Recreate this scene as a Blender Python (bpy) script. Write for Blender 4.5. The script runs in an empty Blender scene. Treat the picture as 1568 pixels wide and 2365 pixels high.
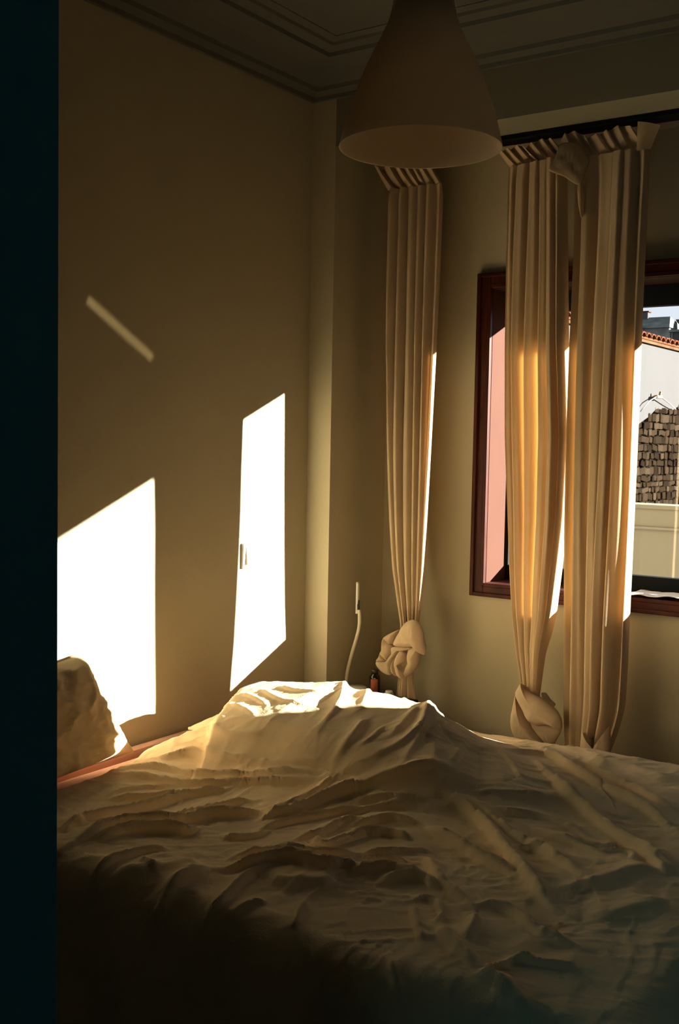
import bpy, bmesh, math, random
import numpy as np
from mathutils import Vector, Matrix, noise as mnoise

scene = bpy.context.scene
COL = scene.collection

# ------------------------------------------------------------------ camera
FPX, IW, IH = 2543.74, 1568.0, 2365.0
yaw, pitch, roll = math.radians(34.4427), math.radians(-3.627), math.radians(1.0613)
fw = Vector((-math.sin(yaw)*math.cos(pitch), math.cos(yaw)*math.cos(pitch), math.sin(pitch)))
rt = Vector((math.cos(yaw), math.sin(yaw), 0))
up = rt.cross(fw)
r2 = rt*math.cos(roll) + up*math.sin(roll)
u2 = -rt*math.sin(roll) + up*math.cos(roll)
cam_d = bpy.data.cameras.new('camera')
cam_d.sensor_fit = 'VERTICAL'; cam_d.sensor_height = 36.0
cam_d.lens = FPX/IH*36.0
cam_d.clip_start = 0.05; cam_d.clip_end = 500
cam = bpy.data.objects.new('camera', cam_d); COL.objects.link(cam)
m = Matrix.Identity(4)
for i in range(3):
    m[i][0], m[i][1], m[i][2] = r2[i], u2[i], -fw[i]
m.translation = Vector((2.2841, -3.126, 1.4395))
cam.matrix_world = m
scene.camera = cam

# ------------------------------------------------------------------ light, sky, exposure
scene.view_settings.view_transform = 'Standard'
scene.view_settings.look = 'None'
scene.view_settings.gamma = 1.0
scene.view_settings.use_curve_mapping = False
scene.view_settings.exposure = 1.05
scene.cycles.max_bounces = 10
scene.cycles.diffuse_bounces = 3
scene.cycles.transparent_max_bounces = 12
scene.cycles.caustics_reflective = False
scene.cycles.caustics_refractive = False
scene.cycles.sample_clamp_indirect = 6.0

world = bpy.data.worlds.new('sky'); scene.world = world
world.use_nodes = True
wn = world.node_tree.nodes; wl = world.node_tree.links
wn['Background'].inputs['Color'].default_value = (0.42, 0.46, 0.52, 1)
wn['Background'].inputs['Strength'].default_value = 1.0

SUN = Vector((-1.165, -1.0, -0.44)).normalized()
sd = bpy.data.lights.new('sun', 'SUN'); sd.energy = 30.0; sd.angle = math.radians(0.55)
sd.color = (1.0, 0.95, 0.86)
so = bpy.data.objects.new('sun', sd); COL.objects.link(so)
so.rotation_euler = SUN.to_track_quat('-Z', 'Y').to_euler(); so.location = (12, 11, 6)

pd_ = bpy.data.lights.new('window_portal', 'AREA'); pd_.shape = 'RECTANGLE'
pd_.size = 1.67; pd_.size_y = 1.04; pd_.cycles.is_portal = True
po = bpy.data.objects.new('window_portal', pd_); COL.objects.link(po)
po.location = (1.357, 0.64, 1.47); po.rotation_euler = (math.radians(-90), 0, 0)

hd = bpy.data.lights.new('hall_fill', 'AREA'); hd.shape = 'RECTANGLE'  # added unseen fill lamp in the closed hall, lifts the darks towards teal
hd.size = 0.9; hd.size_y = 1.2; hd.energy = 2.0; hd.color = (0.15, 0.80, 1.0)
ho = bpy.data.objects.new('hall_fill', hd); COL.objects.link(ho)
ho.location = (2.6, -5.2, 1.7); ho.rotation_euler = (math.radians(90), 0, 0)

# added masked spot standing in for a reflected glint: one narrow slanted streak
gd = bpy.data.lights.new('streak_spot', 'SPOT'); gd.energy = 60.0; gd.spot_size = math.radians(14); gd.spot_blend = 0.0
gd.shadow_soft_size = 0.004; gd.color = (1.0, 0.80, 0.45)
go = bpy.data.objects.new('streak_spot', gd); COL.objects.link(go)
go.location = (2.95, -0.95, 1.20)
g_d = (Vector((0.0, -0.899, 1.7435)) - go.location).normalized()
g_x = (Vector((0, -0.769, 1.671)) - Vector((0, -1.029, 1.816))).normalized()
g_x = (g_x - g_d*g_x.dot(g_d)).normalized(); g_y = (-g_d).cross(g_x)
go.rotation_euler = Matrix((g_x, g_y, -g_d)).transposed().to_euler()
gd.use_nodes = True
gN = gd.node_tree.nodes; gL = gd.node_tree.links
gtc = gN.new('ShaderNodeTexCoord'); gsp = gN.new('ShaderNodeSeparateXYZ'); gL.new(gtc.outputs['Normal'], gsp.inputs[0])
def gmask(axis, half, soft):
    dv = gN.new('ShaderNodeMath'); dv.operation = 'DIVIDE'; gL.new(gsp.outputs[axis], dv.inputs[0]); gL.new(gsp.outputs[2], dv.inputs[1])
    ab = gN.new('ShaderNodeMath'); ab.operation = 'ABSOLUTE'; gL.new(dv.outputs[0], ab.inputs[0])
    mr_ = gN.new('ShaderNodeMapRange'); mr_.interpolation_type = 'SMOOTHSTEP'
    mr_.inputs['From Min'].default_value = half+soft; mr_.inputs['From Max'].default_value = half-soft
    gL.new(ab.outputs[0], mr_.inputs['Value']); return mr_.outputs[0]
gmu = gN.new('ShaderNodeMath'); gmu.operation = 'MULTIPLY'
gL.new(gmask(0, 0.0475, 0.003), gmu.inputs[0]); gL.new(gmask(1, 0.0042, 0.0030), gmu.inputs[1])
gL.new(gmu.outputs[0], gN['Emission'].inputs['Strength'])

# ------------------------------------------------------------------ helpers
def mesh_obj(name, verts, faces, mat=None, parent=None, smooth=False):
    me = bpy.data.meshes.new(name)
    me.from_pydata([tuple(v) for v in verts], [], [tuple(f) for f in faces])
    me.update()
    if smooth:
        me.polygons.foreach_set('use_smooth', [True]*len(me.polygons))
    if mat: me.materials.append(mat)
    o = bpy.data.objects.new(name, me); COL.objects.link(o)
    if parent: o.parent = parent
    return o

def bm_obj(name, bm, mat=None, parent=None, smooth=False):
    me = bpy.data.meshes.new(name)
    bmesh.ops.recalc_face_normals(bm, faces=bm.faces[:])
    bm.to_mesh(me); bm.free()
    if smooth: me.polygons.foreach_set('use_smooth', [True]*len(me.polygons))
    if mat: me.materials.append(mat)
    o = bpy.data.objects.new(name, me); COL.objects.link(o)
    if parent: o.parent = parent
    return o

def tag(o, label=None, cat=None, group=None, kind=None):
    if label: o['label'] = label
    if cat: o['category'] = cat
    if group: o['group'] = group
    if kind: o['kind'] = kind
    return o

def empty(name, loc=(0, 0, 0)):
    o = bpy.data.objects.new(name, None); COL.objects.link(o); o.location = loc
    o.empty_display_size = 0.05
    return o

def keep(o, parent):
    """parent without moving (the parent is unrotated)"""
    o.parent = parent
    o.location = o.location - parent.location
    return o

def add_box(bm, a, b, bevel=0.0):
    vs = [bm.verts.new((x, y, z)) for x in (a[0], b[0]) for y in (a[1], b[1]) for z in (a[2], b[2])]
    fs = []
    for f in ((0, 1, 3, 2), (4, 6, 7, 5), (0, 4, 5, 1), (2, 3, 7, 6), (0, 2, 6, 4), (1, 5, 7, 3)):
        fs.append(bm.faces.new([vs[i] for i in f]))
    if bevel > 0:
        es = list({e for f in fs for e in f.edges})
        bmesh.ops.bevel(bm, geom=es, offset=bevel, segments=2, affect='EDGES', profile=0.6)

def box(name, a, b, mat, parent=None, bevel=0.0):
    bm = bmesh.new(); add_box(bm, a, b, bevel)
    o = bm_obj(name, bm, mat)
    if parent is not None: keep(o, parent)
    return o

def boxes(name, lst, mat, parent=None, bevel=0.0):
    bm = bmesh.new()
    for a, b in lst: add_box(bm, a, b, bevel)
    o = bm_obj(name, bm, mat)
    if parent is not None: keep(o, parent)
    return o

def tube(name, pts, rad, mat, parent=None, seg=10, squash=None):
    pts = [Vector(p) for p in pts]; n = len(pts)
    if not hasattr(rad, '__len__'): rad = [rad]*n
    verts = []; faces = []
    prev = None
    for i, p in enumerate(pts):
        t = (pts[min(i+1, n-1)] - pts[max(i-1, 0)]).normalized()
        if prev is None:
            a = Vector((0, 0, 1)) if abs(t.z) < 0.9 else Vector((1, 0, 0))
            nrm = t.cross(a).normalized()
        else:
            nrm = (prev - t*prev.dot(t)).normalized()
        prev = nrm; bn = t.cross(nrm)
        for k in range(seg):
            a = 2*math.pi*k/seg
            verts.append(p + rad[i]*(math.cos(a)*nrm + math.sin(a)*bn))
    for i in range(n-1):
        for k in range(seg):
            faces.append((i*seg+k, i*seg+(k+1) % seg, (i+1)*seg+(k+1) % seg, (i+1)*seg+k))
    faces.append(tuple(range(seg))[::-1]); faces.append(tuple((n-1)*seg+k for k in range(seg)))
    o = mesh_obj(name, verts, faces, mat, smooth=True)
    if parent is not None: keep(o, parent)
    return o

def lathe(name, prof, mat, loc, parent=None, seg=48, closed=False):
    verts = []; faces = []; n = len(prof)
    for r, z in prof:
        for k in range(seg):
            a = 2*math.pi*k/seg
            verts.append((loc[0]+max(r, 1e-4)*math.cos(a), loc[1]+max(r, 1e-4)*math.sin(a), loc[2]+z))
    for i in range(n-1 + (1 if closed else 0)):
        j = (i+1) % n
        for k in range(seg):
            faces.append((i*seg+k, i*seg+(k+1) % seg, j*seg+(k+1) % seg, j*seg+k))
    o = mesh_obj(name, verts, faces, mat, smooth=True)
    if parent is not None: keep(o, parent)
    return o

def grid_faces(nr, nc, closed=False):
    f = []
    for i in range(nr-1):
        for j in range(nc-1 + (1 if closed else 0)):
            k = (j+1) % nc
            f.append((i*nc+j, i*nc+k, (i+1)*nc+k, (i+1)*nc+j))
    return f

# value noise on arrays
def vnoise(X, Y, seed=0):
    rs = np.random.RandomState(seed); G = rs.rand(256, 256)
    xi = np.floor(X).astype(int); yi = np.floor(Y).astype(int)
    fx = X-xi; fy = Y-yi
    fx = fx*fx*fx*(fx*(fx*6-15)+10); fy = fy*fy*fy*(fy*(fy*6-15)+10)
    g = lambda a, b: G[a % 256, b % 256]
    v = (g(xi, yi)*(1-fx)+g(xi+1, yi)*fx)*(1-fy) + (g(xi, yi+1)*(1-fx)+g(xi+1, yi+1)*fx)*fy
    return v*2-1

# ------------------------------------------------------------------ materials
def mat_new(name):
    mt = bpy.data.materials.new(name); mt.use_nodes = True
    nt = mt.node_tree
    return mt, nt, nt.nodes['Principled BSDF']

def mat(name, col, rough=0.7, vary=0.06, scale=6.0, bump=0.0, bscale=200.0, metal=0.0, spec=0.3, stretch=(1, 1, 1)):
    mt, nt, b = mat_new(name); N = nt.nodes; L = nt.links
    tc = N.new('ShaderNodeTexCoord'); mp = N.new('ShaderNodeMapping')
    mp.inputs['Scale'].default_value = stretch
    L.new(tc.outputs['Object'], mp.inputs['Vector'])
    ns = N.new('ShaderNodeTexNoise'); ns.inputs['Scale'].default_value = scale
    ns.inputs['Detail'].default_value = 5
    L.new(mp.outputs['Vector'], ns.inputs['Vector'])
    cr = N.new('ShaderNodeValToRGB')
    e = cr.color_ramp.elements
    e[0].position = 0.3; e[1].position = 0.7
    e[0].color = tuple(max(0, c*(1-vary)) for c in col) + (1,)
    e[1].color = tuple(min(1, c*(1+vary)) for c in col) + (1,)
    L.new(ns.outputs['Fac'], cr.inputs['Fac'])
    L.new(cr.outputs['Color'], b.inputs['Base Color'])
    b.inputs['Roughness'].default_value = rough
    b.inputs['Metallic'].default_value = metal
    b.inputs['Specular IOR Level'].default_value = spec
    if bump > 0:
        n2 = N.new('ShaderNodeTexNoise'); n2.inputs['Scale'].default_value = bscale
        n2.inputs['Detail'].default_value = 3
        L.new(mp.outputs['Vector'], n2.inputs['Vector'])
        bp = N.new('ShaderNodeBump'); bp.inputs['Strength'].default_value = bump
        bp.inputs['Distance'].default_value = 0.002
        L.new(n2.outputs['Fac'], bp.inputs['Height'])
        L.new(bp.outputs['Normal'], b.inputs['Normal'])
    return mt

def mat_cloth(name, col, trans, tcol=None, bump=0.25, bscale=450.0, vary=0.05):
    mt = bpy.data.materials.new(name); mt.use_nodes = True
    nt = mt.node_tree; N = nt.nodes; L = nt.links
    for n in list(N): N.remove(n)
    out = N.new('ShaderNodeOutputMaterial')
    tc = N.new('ShaderNodeTexCoord')
    ns = N.new('ShaderNodeTexNoise'); ns.inputs['Scale'].default_value = 9; ns.inputs['Detail'].default_value = 6
    L.new(tc.outputs['Object'], ns.inputs['Vector'])
    cr = N.new('ShaderNodeValToRGB'); e = cr.color_ramp.elements
    e[0].position = 0.3; e[1].position = 0.7
    e[0].color = tuple(c*(1-vary) for c in col)+(1,); e[1].color = tuple(min(1, c*(1+vary)) for c in col)+(1,)
    L.new(ns.outputs['Fac'], cr.inputs['Fac'])
    d = N.new('ShaderNodeBsdfDiffuse'); d.inputs['Roughness'].default_value = 0.8
    L.new(cr.outputs['Color'], d.inputs['Color'])
    n2 = N.new('ShaderNodeTexNoise'); n2.inputs['Scale'].default_value = bscale; n2.inputs['Detail'].default_value = 2
    L.new(tc.outputs['Object'], n2.inputs['Vector'])
    bp = N.new('ShaderNodeBump'); bp.inputs['Strength'].default_value = bump; bp.inputs['Distance'].default_value = 0.002
    L.new(n2.outputs['Fac'], bp.inputs['Height']); L.new(bp.outputs['Normal'], d.inputs['Normal'])
    if trans > 0:
        t = N.new('ShaderNodeBsdfTranslucent'); t.inputs['Color'].default_value = tuple(tcol or col)+(1,)
        mx = N.new('ShaderNodeMixShader'); mx.inputs['Fac'].default_value = trans
        L.new(d.outputs[0], mx.inputs[1]); L.new(t.outputs[0], mx.inputs[2])
        L.new(mx.outputs[0], out.inputs['Surface'])
    else:
        L.new(d.outputs[0], out.inputs['Surface'])
    return mt

def mat_wood(name, c1, c2, scale=(3, 3, 30), rough=0.45):
    mt, nt, b = mat_new(name); N = nt.nodes; L = nt.links
    tc = N.new('ShaderNodeTexCoord'); mp = N.new('ShaderNodeMapping'); mp.inputs['Scale'].default_value = scale
    L.new(tc.outputs['Object'], mp.inputs['Vector'])
    ns = N.new('ShaderNodeTexNoise'); ns.inputs['Scale'].default_value = 4; ns.inputs['Detail'].default_value = 8
    ns.inputs['Distortion'].default_value = 0.6
    L.new(mp.outputs['Vector'], ns.inputs['Vector'])
    cr = N.new('ShaderNodeValToRGB'); e = cr.color_ramp.elements
    e[0].position = 0.3; e[1].position = 0.75
    e[0].color = c1+(1,); e[1].color = c2+(1,)
    L.new(ns.outputs['Fac'], cr.inputs['Fac']); L.new(cr.outputs['Color'], b.inputs['Base Color'])
    b.inputs['Roughness'].default_value = rough; b.inputs['Specular IOR Level'].default_value = 0.12
    return mt

def mat_glass(name):
    mt = bpy.data.materials.new(name); mt.use_nodes = True
    nt = mt.node_tree; N = nt.nodes; L = nt.links
    for n in list(N): N.remove(n)
    out = N.new('ShaderNodeOutputMaterial')
    tr = N.new('ShaderNodeBsdfTransparent'); tr.inputs['Color'].default_value = (0.96, 0.97, 0.96, 1)
    gl = N.new('ShaderNodeBsdfGlossy'); gl.inputs['Roughness'].default_value = 0.015
    fr = N.new('ShaderNodeFresnel'); fr.inputs['IOR'].default_value = 1.5
    ge = N.new('ShaderNodeNewGeometry'); mr = N.new('ShaderNodeMapRange')
    mr.inputs['To Min'].default_value = 1.5; mr.inputs['To Max'].default_value = 1/1.5
    L.new(ge.outputs['Backfacing'], mr.inputs['Value']); L.new(mr.outputs[0], fr.inputs['IOR'])
    mx = N.new('ShaderNodeMixShader')
    L.new(fr.outputs[0], mx.inputs[0]); L.new(tr.outputs[0], mx.inputs[1]); L.new(gl.outputs[0], mx.inputs[2])
    L.new(mx.outputs[0], out.inputs['Surface'])
    return mt

WALLC = (0.475, 0.415, 0.275)
M = {}
M['wall'] = mat('plaster_wall', WALLC, 0.9, 0.035, 2.2, 0.25, 130, spec=0.1)
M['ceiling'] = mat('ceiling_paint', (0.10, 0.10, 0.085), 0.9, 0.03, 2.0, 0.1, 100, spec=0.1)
M['beam'] = mat('beam_shade_paint', (0.22, 0.205, 0.145), 0.9, 0.04, 2.0, 0.15, 110, spec=0.05)  # darker than the walls: shade of the turned-away beam put into its colour
M['dark_wall'] = mat('hall_paint', (0.10, 0.11, 0.11), 0.9, 0.05, 2.0, spec=0.1)
M['floor'] = mat_wood('floor_wood', (0.10, 0.05, 0.025), (0.20, 0.11, 0.06), (2, 18, 2))
M['red_wood'] = mat_wood('red_wood', (0.028, 0.007, 0.0045), (0.075, 0.019, 0.011), (4, 30, 4), 0.4)
M['red_wood_v'] = mat_wood('red_wood_upright', (0.028, 0.007, 0.0045), (0.075, 0.019, 0.011), (30, 30, 2), 0.4)
M['dark_wood'] = mat_wood('dark_wood', (0.018, 0.010, 0.007), (0.05, 0.028, 0.018), (3, 30, 3), 0.5)
M['door_paint'] = mat('dark_door_paint', (0.09, 0.20, 0.21), 0.6, 0.05, 3)
M['salmon'] = mat('salmon_paint', (0.062, 0.0245, 0.0155), 0.85, 0.04, 8, 0.15, 120, spec=0.1)
M['black_metal'] = mat('black_frame', (0.008, 0.010, 0.011), 0.6, 0.1, 5, spec=0.05)
M['glass'] = mat_glass('window_glass')
M['curtain'] = mat_cloth('curtain_cotton', (0.70, 0.56, 0.37), 0.24, (0.75, 0.45, 0.17))
M['blanket'] = mat_cloth('washed_linen', (0.90, 0.71, 0.46), 0.0, bump=0.35, bscale=260)
M['pillow'] = mat_cloth('pillow_linen', (0.84, 0.66, 0.43), 0.0, bump=0.35, bscale=260)
M['stitch'] = mat_cloth('stitching', (0.60, 0.49, 0.33), 0.0)
M['pink'] = mat_cloth('pink_sheet', (0.66, 0.37, 0.28), 0.0)
M['shade'] = mat_cloth('lamp_shade', (0.78, 0.66, 0.50), 0.30, (0.8, 0.64, 0.45), bump=0.05)
M['cord'] = mat('cord', (0.03, 0.03, 0.03), 0.6)
M['white_plastic'] = mat('white_plastic', (0.80, 0.76, 0.68), 0.4, 0.01, 5, spec=0.4)
M['cream_metal'] = mat('cream_metal', (0.70, 0.62, 0.46), 0.4, 0.02, 5, spec=0.4)
M['amber'] = mat('amber_bottle', (0.014, 0.008, 0.006), 0.15, 0.05, 5, spec=0.5)
M['cap'] = mat('bottle_cap', (0.05, 0.035, 0.02), 0.4, 0.1, 5)
M['orange_label'] = mat('orange_label', (0.30, 0.075, 0.03), 0.7, 0.25, 160)
M['jar'] = mat('jar_plastic', (0.45, 0.44, 0.34), 0.3, 0.05, 5)
M['green'] = mat('green_label', (0.02, 0.17, 0.05), 0.5, 0.1, 30)
M['paper'] = mat('paper', (0.80, 0.80, 0.79), 0.8, 0.04, 14)
M['white_render'] = mat('white_render', (0.066, 0.0645, 0.0655), 0.9, 0.03, 0.8, spec=0.0)
M['beige_render'] = mat('beige_render', (0.27, 0.23, 0.16), 0.9, 0.05, 1.2, 0.2, 40, spec=0.0)
M['tile'] = mat('roof_tile', (0.10, 0.036, 0.02), 0.85, 0.3, 3, spec=0.0)
M['tile_old'] = mat('old_tile', (0.08, 0.045, 0.025), 0.9, 0.35, 3, spec=0.0)
M['slate'] = mat('slate_cladding', (0.15, 0.165, 0.16), 0.9, 0.35, 1.6, spec=0.0)
M['slate_dark'] = mat('slate_roof', (0.085, 0.10, 0.095), 0.9, 0.5, 1.6, spec=0.0)
M['mortar'] = mat('mortar', (0.012, 0.010, 0.007), 0.95, 0.2, 6, spec=0.0)
for i, c in enumerate(((0.020, 0.0135, 0.0085), (0.013, 0.009, 0.0055), (0.028, 0.020, 0.013), (0.008, 0.0055, 0.004))):
    M['stone%d' % i] = mat('field_stone_%d' % i, c, 0.95, 0.3, 9, spec=0.0)
M['ground'] = mat('ground', (0.045, 0.04, 0.03), 0.95, 0.2, 0.5, spec=0.0)
M['iron'] = mat('rusty_iron', (0.22, 0.14, 0.05), 0.7, 0.2, 20)
M['cable'] = mat('grey_cable', (0.30, 0.29, 0.28), 0.7)

# ------------------------------------------------------------------ room shell
D = 0.355            # depth of the window niche
ZS = 2.442           # underside of the beam over the niche
XW0, XW1 = 0.523, 2.19   # clear window opening
ZW0, ZW1 = 0.955, 1.985
XR = 3.05
CEIL = 2.68
YF = -2.731          # room face of the front wall
tag(box('floor', (-0.15, -5.4, -0.1), (XR+0.15, D+0.3, 0), M['floor']), kind='structure')
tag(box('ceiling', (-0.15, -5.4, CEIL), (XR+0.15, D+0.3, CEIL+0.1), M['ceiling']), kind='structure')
tag(box('wall_left', (-0.15, YF-0.17, 0), (0, D+0.3, CEIL), M['wall']), kind='structure')
tag(box('wall_right', (XR, YF, 0), (XR+0.15, D+0.3, CEIL), M['dark_wall']), kind='structure')
wb = boxes('wall_back', [
    ((0, 0, 0), (0.0974, D, CEIL)),                       # pier in the corner
    ((0, D, 0), (XW0, D+0.245, CEIL)),
    ((XW1, D, 0), (XR, D+0.245, CEIL)),
    ((XW0, D, 0), (XW1, D+0.245, ZW0-0.03)),
    ((XW0, D, ZW1), (XW1, D+0.245, CEIL)),
], M['wall'])
tag(wb, kind='structure')
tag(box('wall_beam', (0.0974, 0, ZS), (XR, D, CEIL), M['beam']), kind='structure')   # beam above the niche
# front wall with the doorway the camera looks through
tag(boxes('wall_front', [((0, YF-0.14, 0), (1.815, YF-0.012, CEIL)), ((2.75, YF-0.14, 0), (XR, YF-0.012, CEIL)),
                         ((1.815, YF-0.14, 2.15), (2.75, YF-0.012, CEIL))], M['dark_wall']), kind='structure')
tag(boxes('door_1', [((1.812, YF-0.155, 0), (1.8325, YF, 2.15)), ((2.7325, YF-0.155, 0), (2.753, YF, 2.15)),
                     ((1.8325, YF-0.155, 2.13), (2.7325, YF, 2.15))], M['door_paint']), kind='structure')
tag(boxes('wall_hall', [((-0.15, -5.5, 0), (XR+0.15, -5.4, CEIL)), ((-0.15, -5.4, 0), (-0.05, YF-0.17, CEIL)),
                        ((XR, -5.4, 0), (XR+0.15, YF, CEIL))], M['dark_wall']), kind='structure')

# stepped cornice round the ceiling: (distance from wall, z)
prof = [(0.0, 2.600), (0.012, 2.600), (0.016, 2.612), (0.05, 2.618), (0.055, 2.630), (0.12, 2.650), (0.215, 2.655),
        (0.22, 2.666), (0.262, 2.668), (0.267, 2.676), (0.30, 2.678), (0.30, CEIL), (0.0, CEIL)]
def cornice(name, a, b, nrm, m0, m1):
    a = Vector(a); b = Vector(b); nrm = Vector(nrm); t = (b-a).normalized()
    verts = []
    for end, mit in ((a, m0), (b, m1)):
        for dd, z in prof:
            p = end + nrm*dd + t*(dd*mit); verts.append((p.x, p.y, z))
    n = len(prof); faces = [(i, (i+1) % n, n+(i+1) % n, n+i) for i in range(n)]
    faces += [tuple(range(n))[::-1], tuple(range(n, 2*n))]
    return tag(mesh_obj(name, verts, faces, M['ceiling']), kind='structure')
cornice('trim_1', (0, 0, 0), (XR, 0, 0), (0, -1, 0), 1, -1)
cornice('trim_2', (0, YF, 0), (0, 0, 0), (1, 0, 0), 0, -1)

tag(boxes('baseboard_left', [((0, YF, 0), (0.015, 0, 0.09))], M['dark_wood'], bevel=0.003), kind='structure')
tag(boxes('baseboard_back', [((0.0974, D-0.015, 0), (XR, D, 0.09))], M['dark_wood'], bevel=0.003), kind='structure')

# ------------------------------------------------------------------ window
win = empty('window_1', (1.2, D, 0.95)); tag(win, kind='structure')
def wpart(name, a, b, mt, bevel=0.0): return box(name, a, b, mt, win, bevel)
# wooden casing: outer band, raised inner bead
cw = 0.048
def casing(name, a, b, a2, b2, a3, b3, mt):
    return boxes(name, [(a, b), (a2, b2), (a3, b3)], mt, win, 0.003)
y0 = D-0.014
casing('casing', (XW0-cw, y0, ZW0-cw), (XW0, D-0.001, ZW1+cw), (XW0-cw, y0-0.010, ZW0-cw), (XW0-cw+0.014, y0+0.002, ZW1+cw),
       (XW0-0.012, y0-0.001, ZW0-0.012), (XW0+0.003, D+0.004, ZW1+0.012), M['red_wood_v'])
casing('casing', (XW1, y0, ZW0-cw), (XW1+cw, D-0.001, ZW1+cw), (XW1+cw-0.014, y0-0.010, ZW0-cw), (XW1+cw, y0+0.002, ZW1+cw),
       (XW1-0.003, y0-0.001, ZW0-0.012), (XW1+0.012, D+0.004, ZW1+0.012), M['red_wood_v'])
casing('casing', (XW0, y0, ZW1), (XW1, D-0.001, ZW1+cw), (XW0-cw+0.014, y0-0.010, ZW1+cw-0.014), (XW1+cw-0.014, y0+0.002, ZW1+cw),
       (XW0+0.003, y0-0.001, ZW1-0.003), (XW1-0.003, D+0.004, ZW1+0.012), M['red_wood'])
casing('casing', (XW0, y0, ZW0-cw), (XW1, D-0.001, ZW0-0.012), (XW0-cw+0.014, y0-0.010, ZW0-cw), (XW1+cw-0.014, y0+0.002, ZW0-cw+0.014),
       (XW0+0.003, y0-0.001, ZW0-0.014), (XW1-0.003, D+0.004, ZW0), M['red_wood'])
wpart('sill_board', (XW0, D, ZW0-0.03), (XW1, D+0.245, ZW0), M['red_wood'])
wpart('reveal', (XW0, D+0.004, ZW0), (XW0+0.004, D+0.245, ZW1), M['salmon'])
wpart('reveal', (XW1-0.004, D+0.004, ZW0), (XW1, D+0.245, ZW1), M['salmon'])
wpart('head_lining', (XW0+0.004, D+0.004, ZW1-0.004), (XW1-0.004, D+0.245, ZW1), M['dark_wood'])
YS = 0.505
# dark sliding sashes
def sash(x0, x1, y, right=False):
    wpart('sash_stile', (x0, y, ZW0), (x0+0.012 if not right else x0+0.05, y+0.035, ZW1-0.004), M['black_metal'], 0.002)
    wpart('sash_stile', (x1-0.05, y, ZW0), (x1, y+0.035, ZW1-0.004), M['black_metal'], 0.002)
    wpart('sash_rail', (x0+0.012, y, ZW0), (x1-0.05, y+0.035, ZW0+0.052), M['black_metal'], 0.002)
    wpart('sash_rail', (x0+0.012, y, ZW1-0.075), (x1-0.05, y+0.035, ZW1-0.004), M['black_metal'], 0.002)
    wpart('pane', (x0+0.01, y+0.014, ZW0+0.05), (x1-0.048, y+0.018, ZW1-0.073), M['glass'])
sash(XW0+0.004, 1.38, YS)
sash(1.33, XW1-0.004, YS+0.04, True)
# lowered roller shutter outside: its slats
for k in range(2):
    wpart('shutter_slat', (XW0+0.004, D+0.262, 1.935+0.027*k), (XW1-0.004, D+0.274, 1.960+0.027*k), M['black_metal'], 0.003)

# sheet of crumpled paper on the sill
nx, ny = 26, 14; vs = []
for j in range(ny):
    for i in range(nx):
        u, v = i/(nx-1), j/(ny-1)
        x = 1.03+0.30*u+0.01*v; y = D-0.010+0.145*v
        z = ZW0+0.004+0.009*abs(mnoise.noise((u*5, v*3, 1.7)))+0.010*u*(1-v)*abs(math.sin(9*u))
        vs.append((x, y, z))
pp = mesh_obj('paper_sheet', vs, grid_faces(ny, nx), M['paper'], smooth=True)
sm = pp.modifiers.new('thick', 'SOLIDIFY'); sm.thickness = 0.0015; sm.offset = 1
tag(pp, 'crumpled white paper sheet lying on the red wooden window sill', 'paper')

# ------------------------------------------------------------------ light switch
sw = empty('light_switch', (0, -0.3155, 1.064)); tag(sw, 'white square light switch on the sunlit left wall', 'light switch')
box('plate', (0.0, -0.358, 1.0225), (0.010, -0.273, 1.1055), M['white_plastic'], sw, 0.004)
bm = bmesh.new()
add_box(bm, (0.009, -0.344, 1.036), (0.013, -0.287, 1.092), 0.0)
for v in bm.verts:
    if v.co.x > 0.012 and v.co.z < 1.05: v.co.x += 0.006
o = bm_obj('rocker', bm, M['white_plastic']); keep(o, sw)

# ------------------------------------------------------------------ bed
YN, YFAR, XFOOT = -1.60, -0.13, 1.76
bed = empty('bed', (0.9, -0.86, 0)); tag(bed, 'low double bed with a dusty pink sheet pushed against the left wall', 'bed')
bm = bmesh.new(); add_box(bm, (0.055, YN+0.02, 0.28), (XFOOT-0.02, YFAR-0.02, 0.535), 0.0)
bmesh.ops.bevel(bm, geom=bm.edges[:], offset=0.035, segments=4, affect='EDGES', profile=0.5)
keep(bm_obj('mattress', bm, M['pink'], smooth=True), bed)
box('bed_base', (0.02, YN+0.03, 0.12), (XFOOT-0.03, YFAR-0.03, 0.279), M['dark_wood'], bed, 0.006)
box('headboard', (0.004, YN+0.03, 0.10), (0.045, YFAR-0.03, 0.545), M['pink'], bed, 0.012)
for x in (0.10, XFOOT-0.11):
    for y in (YN+0.10, YFAR-0.10):
        box('leg', (x-0.025, y-0.025, 0.0), (x+0.025, y+0.025, 0.121), M['dark_wood'], bed, 0.004)

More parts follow.
